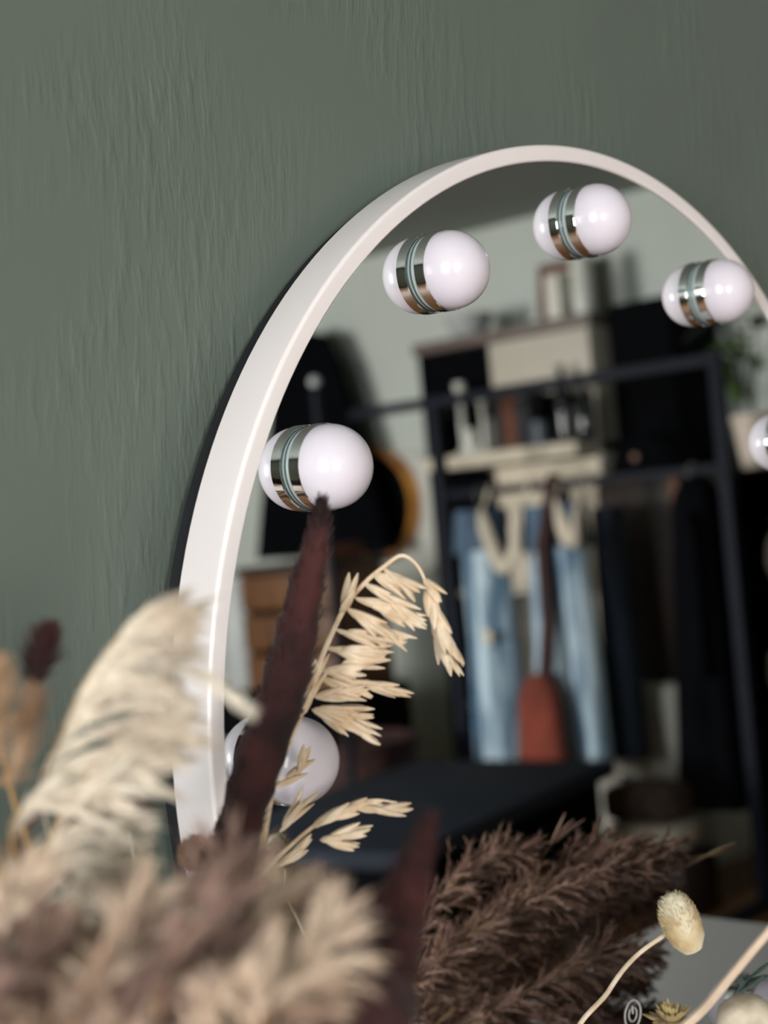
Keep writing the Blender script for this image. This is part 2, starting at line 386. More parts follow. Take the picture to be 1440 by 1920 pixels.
# vases
def vase(name, label, c, h, rm, rb, m):
    z0 = 0.7505; bm = bmesh.new(); H = c.z - z0
    lathe(bm, [(0, 0), (rm * 1.1, 0), (rb, H * 0.25), (rb * 1.02, H * 0.5), (rm, H * 0.88), (rm * 1.08, H), (rm * 0.92, H), (rm * 0.85, H * 0.88), (rb * 0.9, H * 0.5), (rb * 0.85, 0.02), (0, 0.012)], 40,
          Matrix.Translation((c.x, c.y, z0)))
    return tag(obj(name, bm, m), label, 'vase')
vase('plant_vase', 'stoneware vase of cream and maroon dried grasses, left of the mirror', LV, 0.25, 0.034, 0.055, M_vase)
vase('plant_vase', 'stoneware vase of dark brown reed plumes, in front of the mirror', QV, 0.09, 0.042, 0.055, M_vase)
vase('bud_vase', 'small bud vase of the bent seed head and bare cream stem', RV, 0.18, 0.022, 0.032, M_ceramic)

# --- cream pampas on the left
plume('pampas_grass', 'cream pampas plume arching over the lower left edge of the mirror', 'dried grass',
      A(0.60, (40, 1660), (80, 1480), (150, 1300), (245, 1165)), LV, M_cream_p, 60, 0.038, 0.0009,
      ns=40, SL=0.012, t0=0.1, ang=0.35, lean=RT * 0.75 - UP * 0.12, bdroop=0.75, hd=0.3, spread=0.4)
plume('pampas_grass', 'cream pampas plume with drooping strands below the tallest cream one', 'dried grass',
      A(0.60, (50, 1760), (90, 1590), (165, 1450), (240, 1370)), LV, M_cream_p, 44, 0.034, 0.0009,
      ns=36, SL=0.011, t0=0.15, ang=0.35, lean=RT * 0.8, bdroop=0.6, hd=0.3, spread=0.4)
plume('pampas_grass', 'single thin cream frond crossing the white mirror frame', 'dried grass',
      A([0.67, 0.66, 0.60, 0.55, 0.53], (90, 1560), (160, 1350), (255, 1245), (370, 1262), (470, 1335)), LV, M_cream_p, 170, 0.012, 0.0005, sr=(0.0008, 0.0004),
      t0=0.45, spread=0.3, droop=0.2, lean=RT * 0.5 - UP * 0.15, stemmat=M_cream_p)
plume('pampas_grass', 'mauve brown plume tucked under the cream plumes at the left', 'dried grass',
      A(0.7, (30, 1720), (80, 1620), (160, 1540), (225, 1490)), LV, M_mauve_p, 40, 0.020, 0.0007,
      ns=34, SL=0.010, t0=0.05, ang=0.5, lean=RT * 0.3, bdroop=0.3)
plume('pampas_grass', 'short pale cream plume low at the left under the mauve plume', 'dried grass',
      A(0.60, (60, 1800), (100, 1720), (150, 1655), (205, 1630)), LV, M_cream_p, 36, 0.022, 0.0007,
      ns=34, SL=0.010, t0=0.1, ang=0.6, lean=RT * 0.5 - UP * 0.1, bdroop=0.7)
# --- beige and brown mass along the lower left
mass = [((-60, 1960), (-20, 1800), (20, 1660), M_beige_p, 'beige plume rising along the left picture edge'),
        ((-40, 1990), (10, 1880), (60, 1790), M_mauve_p, 'mauve plume in the bottom left corner'),
        ((110, 2000), (120, 1870), (160, 1770), M_beige_p, 'beige plume beside the corner one at the bottom left'),
        ((220, 2010), (250, 1880), (310, 1760), M_mauve_p, 'mauve plume among beige plumes at the bottom left'),
        ((300, 2020), (340, 1900), (410, 1790), M_beige_p, 'beige plume in front of the foot of the tall maroon spike'),
        ((400, 2040), (460, 1920), (540, 1820), M_beige_p, 'beige plume left of the shorter maroon spike'),
        ((60, 2010), (90, 1930), (140, 1880), M_mauve_p, 'small mauve plume low in the left corner'),
        ((300, 1960), (330, 1820), (385, 1690), M_mauve_p, 'mauve brown plume rising by the frame foot'),
        ((470, 2060), (530, 1980), (600, 1910), M_mauve_p, 'low mauve plume between the two maroon spikes'),
        ((150, 1980), (210, 1820), (280, 1700), M_beige_p, 'pale beige plume left of the frame foot'),
        ((400, 1960), (440, 1800), (500, 1690), M_beige_p, 'beige plume at the foot of the oat stem'),
        ((470, 1990), (540, 1850), (610, 1740), M_beige_p, 'beige plume between the oat stem and the shorter maroon spike'),
        ((330, 1900), (390, 1760), (440, 1650), M_mauve_p, 'mauve plume hiding the foot of the tall maroon spike'),
        ((230, 2040), (290, 1970), (360, 1930), M_beige_p, 'lowest beige plume at the bottom picture edge')]
for i, (a, b_, c, m, lb) in enumerate(mass):
    plume('pampas_grass', lb, 'dried grass', A([0.46, 0.48, 0.50] if i % 2 else [0.49, 0.52, 0.54], a, b_, c), LV, m, 36, 0.024, 0.0007,
          ns=34, SL=0.010, t0=0.0, ang=0.75, bdroop=0.35, group='plumes massed at the bottom left')
# --- tan and maroon grass tips at the far left
plume('grass_spike', 'thin maroon grass tip against the green wall at far left', 'dried grass',
      A(0.66, (20, 1480), (50, 1330), (72, 1250), (92, 1180)), LV, M_mar, 340, 0.015, 0.0006, t0=0.45, spread=0.5, droop=0.0)
plume('grass_spike', 'orange tan grass spike at the left edge below the maroon tip', 'dried grass',
      A(0.58, (-10, 1600), (25, 1450), (50, 1360), (66, 1300)), LV, M_seed, 170, 0.015, 0.0005, t0=0.25, spread=0.5, droop=0.0)
plume('grass_spike', 'tan grass spike cut by the left picture edge', 'dried grass',
      A(0.58, (-30, 1560), (-12, 1400), (-2, 1310), (6, 1235)), LV, M_seed, 170, 0.015, 0.0005, t0=0.25, spread=0.5, droop=0.0)

# --- maroon spikes: a velvety tapering body with short fuzz
def maroon(label, pts, hw, D, fuzz):
    t = thing('maroon_spike', label, 'dried plant', tuple(foot(LV)))
    full = root(LV, pts[0]) + pts; sp = spline(full, 60); n = len(sp)
    rr = []
    for i in range(n):
        s = i / (n - 1) * (len(full) - 1); k = min(int(s), len(full) - 2); f = s - k
        w = [0.002, 0.002] + [h / FPX * D for h in hw]
        rr.append((w[k] * (1 - f) + w[k + 1] * f) * (1 + 0.07 * math.sin(i * 1.7) + rnd(-0.04, 0.04)))
    bm = bmesh.new(); tube(bm, sp, rr, 14, flat=0.7); obj('spike', bm, M_mar, t)
    bm = bmesh.new(); S = n - 1; i0 = int(n * 2 / (len(full) - 1))
    for _ in range(fuzz):
        k = random.randint(i0, S - 1); f = random.random(); p = sp[k].lerp(sp[k + 1], f); tg = (sp[k + 1] - sp[k]).normalized()
        rad = rvec(); rad = (rad - tg * rad.dot(tg)).normalized(); r = rr[k] * 0.75
        strand(bm, p + rad * r * rnd(0.5, 1.0), tg * 1.2 + rad * 0.45, rnd(0.004, 0.009), 0.0005, 0, 2, 0.2)
    obj('fuzz', bm, M_mar, t)
maroon('tall dark maroon spike crossing the mirror in front of the bulbs',
       A([0.78, 0.82, 0.84, 0.86, 0.86, 0.86, 0.86], (400, 1700), (445, 1560), (487, 1420), (537, 1270), (572, 1110), (597, 1000), (602, 946)),
       [45, 52, 60, 58, 44, 26, 3], 0.85, 1500)
maroon('shorter blurred maroon spike left of the brown reed plumes',
       A([0.54, 0.56, 0.58, 0.59, 0.60], (655, 1970), (697, 1860), (738, 1735), (775, 1630), (800, 1545)), [96, 84, 62, 40, 8], 0.58, 900)

# --- oat stem
def pod(bm, p, d, L, w):
    d = d.normalized(); pts = [p + d * (L * s) for s in (0, 0.12, 0.35, 0.6, 0.82, 1.0)]
    bend = rvec() * 0.08 * L
    pts = [q + bend * (s * s) for q, s in zip(pts, (0, 0.12, 0.35, 0.6, 0.82, 1.0))]
    tube(bm, pts, [w * k for k in (0.3, 0.8, 1.0, 0.9, 0.62, 0.15)], 7, flat=0.6)
oat = thing('oat_stem', 'straw coloured oat stem with drooping seed heads in front of the mirror', 'dried grass', tuple(foot(LV)))
OD = 0.90
osp = A([0.78, 0.84, 0.88] + [OD] * 11, (462, 1760), (484, 1636), (513, 1469), (557, 1356), (582, 1294), (611, 1213), (648, 1137), (684, 1093), (721, 1062), (755, 1042), (787, 1067), (812, 1133), (834, 1184), (852, 1240))
spo = spline(root(LV, osp[0]) + osp, 90)
obj('stem', stem_mesh(spo, 0.0026, 0.0006), M_oat, oat)
bundles = [((640, 1150), (676, 1082), 3, 0), ((682, 1092), (806, 1178), 8, 5), ((700, 1075), (770, 1110), 7, 5), ((720, 1065), (800, 1120), 6, 5), ((664, 1120), (800, 1170), 9, 5), ((650, 1140), (775, 1212), 9, 6), ((628, 1180), (772, 1212), 9, 6),
           ((612, 1215), (735, 1228), 8, 5), ((600, 1258), (700, 1258), 8, 5), ((600, 1270), (780, 1302), 11, 6), ((640, 1245), (735, 1230), 6, 5), ((588, 1305), (692, 1290), 7, 4), ((585, 1330), (735, 1398), 8, 3), ((590, 1330), (722, 1362), 7, 3), ((590, 1328), (704, 1328), 6, 3), ((568, 1340), (600, 1225), 6, 3),
           ((796, 1085), (832, 1122), 4, 2), ((800, 1100), (866, 1268), 11, 3), ((815, 1160), (850, 1275), 8, 3), ((525, 1560), (575, 1480), 4, 2), ((495, 1640), (505, 1590), 3, 1), ((560, 1450), (580, 1395), 2, 1), ((510, 1480), (600, 1400), 2, 1)]
for (a, e, n, sp_) in bundles:
    bm = bmesh.new(); p0 = at(*a, OD); p1 = at(*e, OD + rnd(-0.012, 0.004)); ax = p1 - p0; L = ax.length
    tube(bm, [p0, p0.lerp(p1, 0.5), p0.lerp(p1, 0.75)], [0.0006, 0.0005, 0.0003], 5)
    n = int(n * 1.8) if n > 3 else n
    for k in range(n):
        s = (k + 0.2) / n * max(0.0, 1 - 0.019 / L) if n > 1 else 0
        q = p0.lerp(p1, s); side = rvec() * 0.30
        pod(bm, q, ax.normalized() + side + UP * (-0.05), min(L, rnd(0.015, 0.023)), rnd(0.0026, 0.0037))
    obj('seed_head', bm, M_oat, oat)
# side branch low on the stem
br = A(OD - 0.01, (490, 1640), (540, 1590), (600, 1540), (650, 1512), (700, 1500), (745, 1505))
obj('branch', stem_mesh(spline(br, 24), 0.0014, 0.0006), M_oat, oat)
for (a, e, n) in (((585, 1552), (690, 1500), 8), ((650, 1512), (782, 1522), 10), ((600, 1545), (660, 1510), 5), ((600, 1575), (705, 1552), 7), ((610, 1578), (670, 1592), 5), ((520, 1625), (590, 1580), 5)):
    bm = bmesh.new(); p0 = at(*a, OD - 0.01); p1 = at(*e, OD - 0.012); ax = p1 - p0; L = ax.length
    tube(bm, [p0, p0.lerp(p1, 0.7)], [0.0006, 0.0004], 5)
    for k in range(n):
        s = (k + 0.2) / n * max(0, 1 - 0.016 / L); pod(bm, p0.lerp(p1, s), ax.normalized() + rvec() * 0.26, min(L, rnd(0.014, 0.021)), rnd(0.0029, 0.0040))
    obj('seed_head', bm, M_oat, oat)
# thin twig with wispy hairs
tw = thing('dried_twig', 'thin pale twig with wispy hairs left of the mirror frame', 'dried plant', tuple(foot(LV)))
tp = spline(root(LV, at(300, 1850, 0.72)) + A([0.74, 0.78, 0.8, 0.8, 0.8], (300, 1850), (265, 1710), (252, 1610), (240, 1540), (230, 1460)), 40)
obj('stem', stem_mesh(tp, 0.0014, 0.0005), M_oat, tw)
bm = bmesh.new()
for _ in range(46):
    k = random.randint(24, 38); strand(bm, tp[k], RT * rnd(-1, 1) + UP * rnd(-0.1, 0.35) + FW * rnd(-0.4, 0.4), rnd(0.006, 0.014), 0.0003, 0.1, 3)
obj('hairs', bm, M_seed, tw)
# tan fluffy ball at the foot of the frame
tbq = thing('fluffy_seed_ball', 'small round tan seed ball beside the foot of the mirror frame', 'dried flower', tuple(foot(LV)))
cb2 = at(368, 1600, 0.84)
obj('stem', stem_mesh(spline(root(LV, at(380, 1800, 0.78)) + [at(380, 1800, 0.78), at(372, 1680, 0.83), cb2], 30), 0.0014, 0.001), M_stem, tbq)
bm = bmesh.new(); bmesh.ops.create_icosphere(bm, subdivisions=3, radius=0.0085, matrix=Matrix.Translation(cb2)); obj('core', bm, M_seed, tbq)
bm = bmesh.new()
for _ in range(700):
    d = rvec(); strand(bm, cb2 + d * 0.0075, d + rvec() * 0.3, rnd(0.002, 0.0035), 0.0005, 0, 2)
obj('fluff', bm, M_seed, tbq)

# --- dark reed plumes on the right; the picture shows them in the mirror
RD = 1.25
reeds = [(((700, 1960), (792, 1820), (946, 1715), (1112, 1645), (1237, 1615)), 'brown reed plume with the longest arching stem, reflected at the bottom'),
         (((690, 1950), (760, 1770), (839, 1670), (911, 1615), (982, 1590)), 'brown reed plume nearest the maroon spikes, reflected at the bottom'),
         (((720, 1980), (863, 1850), (1018, 1760), (1136, 1705), (1219, 1685)), 'brown reed plume behind the touch switch, reflected at the bottom'),
         (((780, 2000), (911, 1900), (1053, 1830), (1142, 1795), (1208, 1785)), 'low brown reed plume of the bunch in front of the mirror'),
         (((720, 1950), (863, 1750), (994, 1655), (1124, 1600), (1255, 1585)), 'brown reed plume rising highest in the bunch'),
         (((700, 2030), (828, 1930), (994, 1870), (1112, 1845), (1196, 1840)), 'lowest brown reed plume, just above the bottom picture edge'),
         (((690, 1990), (770, 1880), (863, 1800), (958, 1740), (1041, 1700)), 'short brown reed plume at the root of the bunch'),
         (((740, 2060), (899, 1980), (1053, 1930), (1148, 1910), (1208, 1905)), 'brown reed plume at the bottom picture edge under the touch switch'),
         (((700, 2000), (804, 1900), (922, 1850), (1041, 1830), (1136, 1840)), 'brown reed plume left of the touch switch, low in the bunch'),
         (((690, 2060), (780, 1970), (899, 1920), (1018, 1895), (1112, 1890)), 'brown reed plume half cut off by the bottom picture edge'),
         (((730, 2000), (899, 1850), (1053, 1730), (1172, 1670), (1255, 1680)), 'brown reed plume bending over at the right end of the bunch')]
for i, (px, lb) in enumerate(reeds):
    plume('reed_plume', lb, 'dried grass', Rf(1.41 + 0.010 * ((i * 4) % 11 - 5), *px), QV, M_brown_p, 210, 0.035, 0.00034, sr=(0.0026, 0.0011), group='brown reed plumes',
          ns=50, SL=0.0074, t0=0.14, ang=0.6, lean=RT * 0.06 - UP * 0.1, bdroop=0.35, hd=0.2, spread=0.8, bcurl=0.8)
wt = thing('grass_wisp', 'tiny tan grass wisp poking out at the right end of the brown reeds', 'dried grass', tuple(foot(QV)))
wp = spline(root(QV, mirD(760, 1960, 1.40)) + Rf(1.40, (760, 1960), (1000, 1740), (1200, 1630), (1310, 1606), (1335, 1600)), 50)
obj('stem', stem_mesh(wp, 0.0012, 0.0004), M_seed, wt); bm = bmesh.new()
for (a, e) in (((1318, 1608), (1378, 1578)), ((1325, 1606), (1370, 1592)), ((1285, 1625), (1330, 1600)), ((1330, 1605), (1380, 1584))):
    p = mirD(*a, 1.40); q = mirD(*e, 1.395); pod(bm, p, q - p, (q - p).length, 0.003)
obj('seed_head', bm, M_seed, wt)
wt = thing('grass_wisp', 'brown grass wisp standing up out of the middle of the brown reeds', 'dried grass', tuple(foot(QV)))
wp = spline(root(QV, mirD(740, 1960, 1.43)) + Rf(1.43, (740, 1960), (900, 1740), (1000, 1630), (1035, 1580)), 40)
obj('stem', stem_mesh(wp, 0.0012, 0.0004), M_stem, wt); bm = bmesh.new()
for (a, e) in (((1033, 1584), (1060, 1528)), ((1036, 1582), (1082, 1545)), ((1034, 1580), (1072, 1534)), ((1036, 1580), (1092, 1538))):
    p = mirD(*a, 1.43); q = mirD(*e, 1.425); pod(bm, p, q - p, (q - p).length, 0.0024)
obj('seed_head', bm, M_brown_p, wt)

# --- small stems at the lower right, seen directly
bt = thing('bunny_tail', 'cream oval seed head on a bent stem at the lower right', 'dried grass', tuple(foot(RV)))
sp = spline(root(RV, at(1090, 1960, 0.98)) + A([0.98, 0.97, 0.96, 0.96], (1090, 1960), (1140, 1860), (1190, 1795), (1259, 1744)), 40)
obj('stem', stem_mesh(sp, 0.0019, 0.0013), M_oat, bt)
c = at(1277, 1730, 0.955); bm = bmesh.new()
ax = (UP * 0.88 - RT * 0.38).normalized(); nn = ax.cross(FW).normalized(); R3 = Matrix((nn, ax.cross(nn), ax)).transposed().to_4x4()
lathe(bm, [(0, -0.019), (0.006, -0.0178), (0.0104, -0.011), (0.0116, -0.002), (0.0104, 0.007), (0.0072, 0.0145), (0.0036, 0.0182), (0, 0.019)], 24, Matrix.Translation(c) @ R3)
obj('seed_head', bm, M_pod, bt)
bm = bmesh.new()
for _ in range(900):
    s = rnd(-0.95, 0.95); a = rnd(0, 2 * PI); r = 0.0112 * math.sqrt(1 - s * s)
    d = nn * math.cos(a) + ax.cross(nn) * math.sin(a); strand(bm, c + ax * (0.0178 * s) + d * r, d * 0.4 + ax * 0.9, rnd(0.002, 0.0032), 0.0003, 0, 2, 0.1)
obj('fluff', bm, M_pod, bt)
cs = thing('bare_stem', 'thick bare cream stem slanting out of the lower right corner', 'dried plant', tuple(foot(RV)))
obj('stem', stem_mesh(spline(root(RV, at(1250, 1980, 0.9)) + A([0.90, 0.87, 0.84, 0.82], (1250, 1980), (1330, 1880), (1400, 1795), (1460, 1725)), 40), 0.0034, 0.0021), mat('pale pink cream stem', (226, 200, 174), 0.7, var=0.1, vscale=40), cs)
fl = thing('dried_flower', 'small yellow tan dried flower beside the power symbol', 'dried flower', tuple(foot(RV)))
fc = at(1258, 1918, 0.93)
obj('stem', stem_mesh(spline(root(RV, at(1235, 2060, 0.94)) + [at(1235, 2060, 0.94), fc], 20), 0.0014, 0.0012), M_stem, fl)
bm = bmesh.new()
for ringi, (n, el, L) in enumerate(((16, 0.2, 0.015), (14, 0.7, 0.0135), (10, 1.15, 0.012))):
    for k in range(n):
        a = 2 * PI * (k + 0.5 * ringi) / n
        d = RT * math.cos(a) * math.cos(el) + FW * math.sin(a) * math.cos(el) + UP * math.sin(el); pod(bm, fc, d, L * rnd(0.85, 1.1), 0.0022)
obj('petals', bm, M_flower, fl)
sb = thing('dried_pod', 'round beige grey seed pod at the lower right corner', 'dried flower', tuple(foot(RV)))
pc = at(1400, 1918, 0.88)
obj('stem', stem_mesh(spline(root(RV, at(1330, 2080, 0.92)) + [at(1330, 2080, 0.92), pc], 20), 0.0014, 0.0012), M_stem, sb)
bm = bmesh.new(); lathe(bm, [(0, -0.012), (0.009, -0.009), (0.0165, 0), (0.015, 0.008), (0.009, 0.0135), (0.004, 0.015), (0, 0.0145)], 28, Matrix.Translation(pc))
obj('pod', bm, mat('beige grey pod', (206, 194, 172), 0.6, rgb2=(158, 144, 122), vscale=70), sb)
gw = thing('leaf_sprig', 'dusty dark green sprig behind the slanting cream stem', 'dried plant', tuple(foot(RV)))
gp2 = A([0.95, 0.95, 0.94, 0.94], (1340, 1990), (1385, 1880), (1410, 1830), (1450, 1800))
obj('stem', stem_mesh(spline(root(RV, gp2[0]) + gp2, 30), 0.0012, 0.0006), M_wisp, gw); bm = bmesh.new()
for (a, e) in (((1385, 1860), (1440, 1830)), ((1400, 1840), (1470, 1822)), ((1395, 1850), (1375, 1820)), ((1410, 1830), (1460, 1790))):
    p = at(*a, 0.945); q = at(*e, 0.93); pod(bm, p, q - p, (q - p).length, 0.0022)
obj('leaves', bm, M_wisp, gw)

# ------------------------------------------------------------------ the room the mirror shows
def garment(name, x, ytop, ybot, z0, z1, depth, waves, amp, m, parent=None, shoulder=0.0, seed=0, nz=26, ny=44):
    """a hanging cloth body: closed wavy cross-sections lofted from hem to top"""
    bm = bmesh.new(); rings = []; R = random.Random(seed); ph = R.uniform(0, 6)
    for i in range(nz + 1):
        s = i / nz; z = z0 + (z1 - z0) * s
        ya = ybot[0] + (ytop[0] - ybot[0]) * s; yb = ybot[1] + (ytop[1] - ybot[1]) * s
        sh = 1.0
        if shoulder and s > 1 - shoulder:
            q = (s - (1 - shoulder)) / shoulder; sh = math.sqrt(max(0.02, 1 - 0.86 * q * q))
        cy = (ya + yb) / 2; hw = (yb - ya) / 2 * sh; rg = []
        for k in range(ny):
            a = 2 * PI * k / ny; cx = math.cos(a); sy = math.sin(a)
            yy = cy + hw * (abs(cx) ** 0.8) * (1 if cx > 0 else -1)
            wv = amp * (1 - 0.55 * s) * math.sin(waves * (yy - cy) / max(0.01, hw) * 2.2 + ph + 0.8 * math.sin(3 * s + seed))
            rg.append(bm.verts.new((x + depth / 2 * (abs(sy) ** 0.7) * (1 if sy > 0 else -1) * (0.6 + 0.4 * sh) + wv, yy, z)))
        rings.append(rg)
    for a, b2 in zip(rings, rings[1:]):
        for k in range(ny): bm.faces.new((a[k], a[(k + 1) % ny], b2[(k + 1) % ny], b2[k]))
    bm.faces.new(rings[0]); bm.faces.new(rings[-1][::-1])
    return obj(name, bm, m, parent, True, 80)
def rod(name, pts, r, m, parent=None, seg=10):
    bm = bmesh.new(); tube(bm, pts, r, seg); return obj(name, bm, m, parent)

# clothes rack
XR, YA, YB = 3.3, -3.04, -1.9
rk = thing('clothes_rack', 'dark grey steel clothes rack holding jeans and a black coat', 'clothes rack', (XR, -2.5, 0))
for y in (YA, YB):
    bxo('post', (XR - 0.02, XR + 0.02, y - 0.02, y + 0.02, 0.03, 1.70), M_metal, rk)
    bxo('foot', (XR - 0.24, XR + 0.24, y - 0.025, y + 0.025, 0, 0.03), M_metal, rk)
bxo('top_rail', (XR - 0.018, XR + 0.018, YA - 0.4, YB - 0.02, 1.662, 1.698), M_metal, rk)
bxo('hanging_rail', (XR - 0.014, XR + 0.014, YA + 0.02, YB - 0.02, 1.335, 1.363), M_metal, rk)
def hook(parent, y, ztop, x=XR):
    rod('hanger_hook', [(x + 0.02 * math.cos(a), y, 1.349 + 0.02 * math.sin(a)) for a in [PI * k / 8 for k in range(9)]] + [(x - 0.02, y, 1.33), (x, y, ztop)], 0.0022, M_chrome, parent, 6)
def jeans(label, y0, y1, z0, z1, seed, m=M_denim, grp=None, flare=0.0):
    t = thing('denim_jeans', label, 'jeans', (XR, (y0 + y1) / 2, z0), grp)
    w = (y1 - y0)
    garment('leg', XR + 0.02, (y0, y0 + w * 0.55), (y0 - 0.012, y0 + w * 0.42), z0, z1 - 0.14, 0.09, 2, 0.02, m, t, seed=seed)
    garment('leg', XR - 0.04, (y0 + w * 0.42, y1), (y0 + w * 0.36, y1 + flare), z0 + 0.01, z1 - 0.14, 0.09, 2, 0.018, m, t, seed=seed + 3)
    garment('waist', XR, (y0 + 0.02, y1 - 0.02), (y0, y1), z1 - 0.15, z1, 0.12, 2, 0.01, M_denimdark, t, seed=seed + 5, nz=8)
    hook(t, (y0 + y1) / 2, z1 - 0.01)
    return t
j = jeans('light blue jeans hanging next to the left rack post', -2.985, -2.755, 0.425, 1.29, 2)
bm = bmesh.new(); lathe(bm, [(0, -0.006), (0.022, -0.006), (0.026, 0), (0.022, 0.006), (0, 0.006)], 20, Matrix.Translation((XR - 0.115, -2.80, 0.86)) @ Matrix.Rotation(PI / 2, 4, 'Y')); obj('tag', bm, M_cream, j)
jeans('light blue jeans hanging right of the cream scarf, beside the rust bag', -2.69, -2.425, 0.425, 1.285, 8, flare=0.035)
t = thing('navy_jeans', 'dark navy jeans hanging behind the second pair of blue jeans', 'jeans', (XR + 0.1, -2.4, 0.4))
garment('legs', XR + 0.13, (-2.47, -2.39), (-2.50, -2.36), 0.425, 1.26, 0.12, 2, 0.02, M_navy, t, seed=4); hook(t, -2.43, 1.25, XR + 0.02)
t = thing('shoulder_bag', 'rust suede bag on a long maroon strap between the jeans', 'bag', (XR - 0.1, -2.63, 0.45))
garment('pouch', XR - 0.16, (-2.63, -2.49), (-2.665, -2.47), 0.43, 0.74, 0.10, 1, 0.006, M_rust, t, shoulder=0.3, seed=1)
rod('strap', [(XR - 0.16, -2.54, 0.70), (XR - 0.13, -2.525, 0.9), (XR - 0.11, -2.535, 1.15), (XR, -2.545, 1.372), (XR + 0.03, -2.545, 1.35), (XR + 0.05, -2.55, 1.0)], 0.026, M_maroon, t)
def scarf(label, ya, yb, zb, x, r):
    ym = (ya + yb) / 2; t = thing('cream_scarf', label, 'scarf', (x, ym, zb))
    pts = spline([(XR + 0.03, ya - 0.02, 1.33), (XR, ya - 0.02, 1.366), (XR - 0.035, ya - 0.02, 1.31), (x, ya, 1.27), (x, ya + 0.03, 1.16), (x, ym, zb), (x, yb - 0.015, 1.15), (x, yb, 1.26), (XR - 0.035, yb + 0.01, 1.31), (XR, yb + 0.01, 1.366), (XR + 0.03, yb + 0.01, 1.33)], 50)
    n = len(pts); bm = bmesh.new(); tube(bm, pts, [r * (0.35 + 0.75 * min(1, max(0, (1.3 - p.z) / 0.08))) for p in pts], 12, flat=0.6); obj('loop', bm, M_cream, t)
scarf('cream scarf looped on the rail between the two blue jeans', -2.80, -2.66, 1.09, XR - 0.085, 0.024)
scarf('short cream scarf looped on the rail behind the maroon strap', -2.50, -2.42, 1.16, XR - 0.06, 0.022)
t = thing('black_coat', 'long black coat hanging beside the right rack post', 'coat', (XR, -2.05, 0.35))
garment('coat_body', XR + 0.02, (-2.09, -1.95), (-2.17, -1.945), 0.30, 1.33, 0.14, 3, 0.012, M_black, t, shoulder=0.10, seed=6)
garment('sleeve', XR - 0.065, (-2.03, -1.975), (-2.05, -1.98), 0.72, 1.22, 0.045, 1, 0.004, M_black, t, shoulder=0.15, seed=9); hook(t, -2.02, 1.32)

# bookcase
bc = thing('bookcase', 'beige and black bookcase against the pale wall, left of the black wardrobe', 'bookcase', (4.08, -3.19, 0))
ya, yb = -3.62, -2.765
bxo('side_panel', (3.9, 4.27, ya, ya + 0.025, 0, 1.93), M_blackwood, bc); bxo('side_panel', (3.9, 4.27, yb - 0.022, yb, 0, 1.93), M_beige, bc)
bxo('back_panel', (4.27, 4.285, ya, yb, 0.05, 1.93), M_beige, bc)
bxo('top_board', (3.88, 4.285, ya - 0.01, yb + 0.008, 1.93, 1.975), M_greywood, bc)
bxo('shelf_board', (3.74, 4.27, ya + 0.12, yb - 0.0, 1.455, 1.505), M_cream, bc)
bxo('shelf_board', (3.9, 4.27, ya + 0.025, -3.245, 1.665, 1.685), M_blackwood, bc)
bxo('divider', (3.9, 4.27, -3.265, -3.245, 1.51, 1.93), M_blackwood, bc)
bxo('cabinet_door', (3.885, 3.899, -3.24, yb - 0.004, 1.70, 1.925), M_beige, bc)
bxo('shelf_board', (3.9, 4.27, -3.245, yb - 0.022, 1.665, 1.69), M_blackwood, bc)
bxo('cabinet_door', (3.885, 3.899, -3.262, yb - 0.004, 0.98, 1.445), M_cream, bc)
for z in (0.95, 0.5, 0.06): bxo('shelf_board', (3.9, 4.27, ya + 0.025, yb - 0.022, z, z + 0.025), M_beige, bc)
tag(bxo('storage_box', (3.905, 4.2, -3.59, -3.27, 1.686, 1.925), M_black, None, 0.008), 'black storage box in the top left compartment of the bookcase', 'box')
tag(bxo('storage_box', (3.92, 4.2, -3.58, -3.30, 0.976, 1.42), M_black, None, 0.008), 'tall black storage box under the white candlesticks', 'box')
def turned(name, label, cat, c, prof, m, group=None):
    bm = bmesh.new(); lathe(bm, prof, 28, Matrix.Translation(c)); return tag(obj(name, bm, m), label, cat, group)
def cstick(h): return [(0, 0), (0.036, 0), (0.03, 0.012), (0.012, 0.03), (0.014, h * 0.4), (0.011, h * 0.6), (0.015, h * 0.86), (0.022, h * 0.9), (0.022, h), (0, h)]
turned('candlestick', 'taller white candlestick on the left end of the cream shelf', 'candlestick', (3.81, mirX(868, 800, 3.81).y, 1.5055), cstick(0.28), M_ceramic)
turned('candlestick', 'shorter white candlestick right of the tall one', 'candlestick', (3.81, mirX(908, 800, 3.81).y, 1.5055), cstick(0.22), M_ceramic)
turned('jar', 'small white jar in front of the white candlesticks', 'jar', (3.785, mirX(885, 830, 3.785).y, 1.5055), [(0, 0), (0.028, 0), (0.034, 0.03), (0.03, 0.07), (0.022, 0.085), (0.024, 0.095), (0, 0.095)], M_ceramic)
for i, (y0, y1, h, m, lb) in enumerate(((-3.24, -3.20, 0.21, M_bookdark, 'dark book at the left end of the row on the cream shelf'), (-3.198, -3.135, 0.205, M_bookbrown, 'thick brown book on the cream shelf'),
                                        (-3.133, -3.105, 0.19, M_bookdark, 'charcoal book right of the thick brown book'), (-3.103, -3.07, 0.21, M_bookdark, 'dark book nearest the grey mug'))):
    t = thing('book', lb, 'book', (3.83, (y0 + y1) / 2, 1.5055), 'books on the cream shelf')
    y0 += 0.075; y1 += 0.075
    bxo('cover', (3.78, 3.875, y0, y1, 1.5055, 1.5055 + h), m, t, 0.002); bxo('pages', (3.785, 3.874, y0 + 0.004, y1 - 0.004, 1.5145 + h - 0.006, 1.5055 + h + 0.0006), M_paper, t, 0.0)
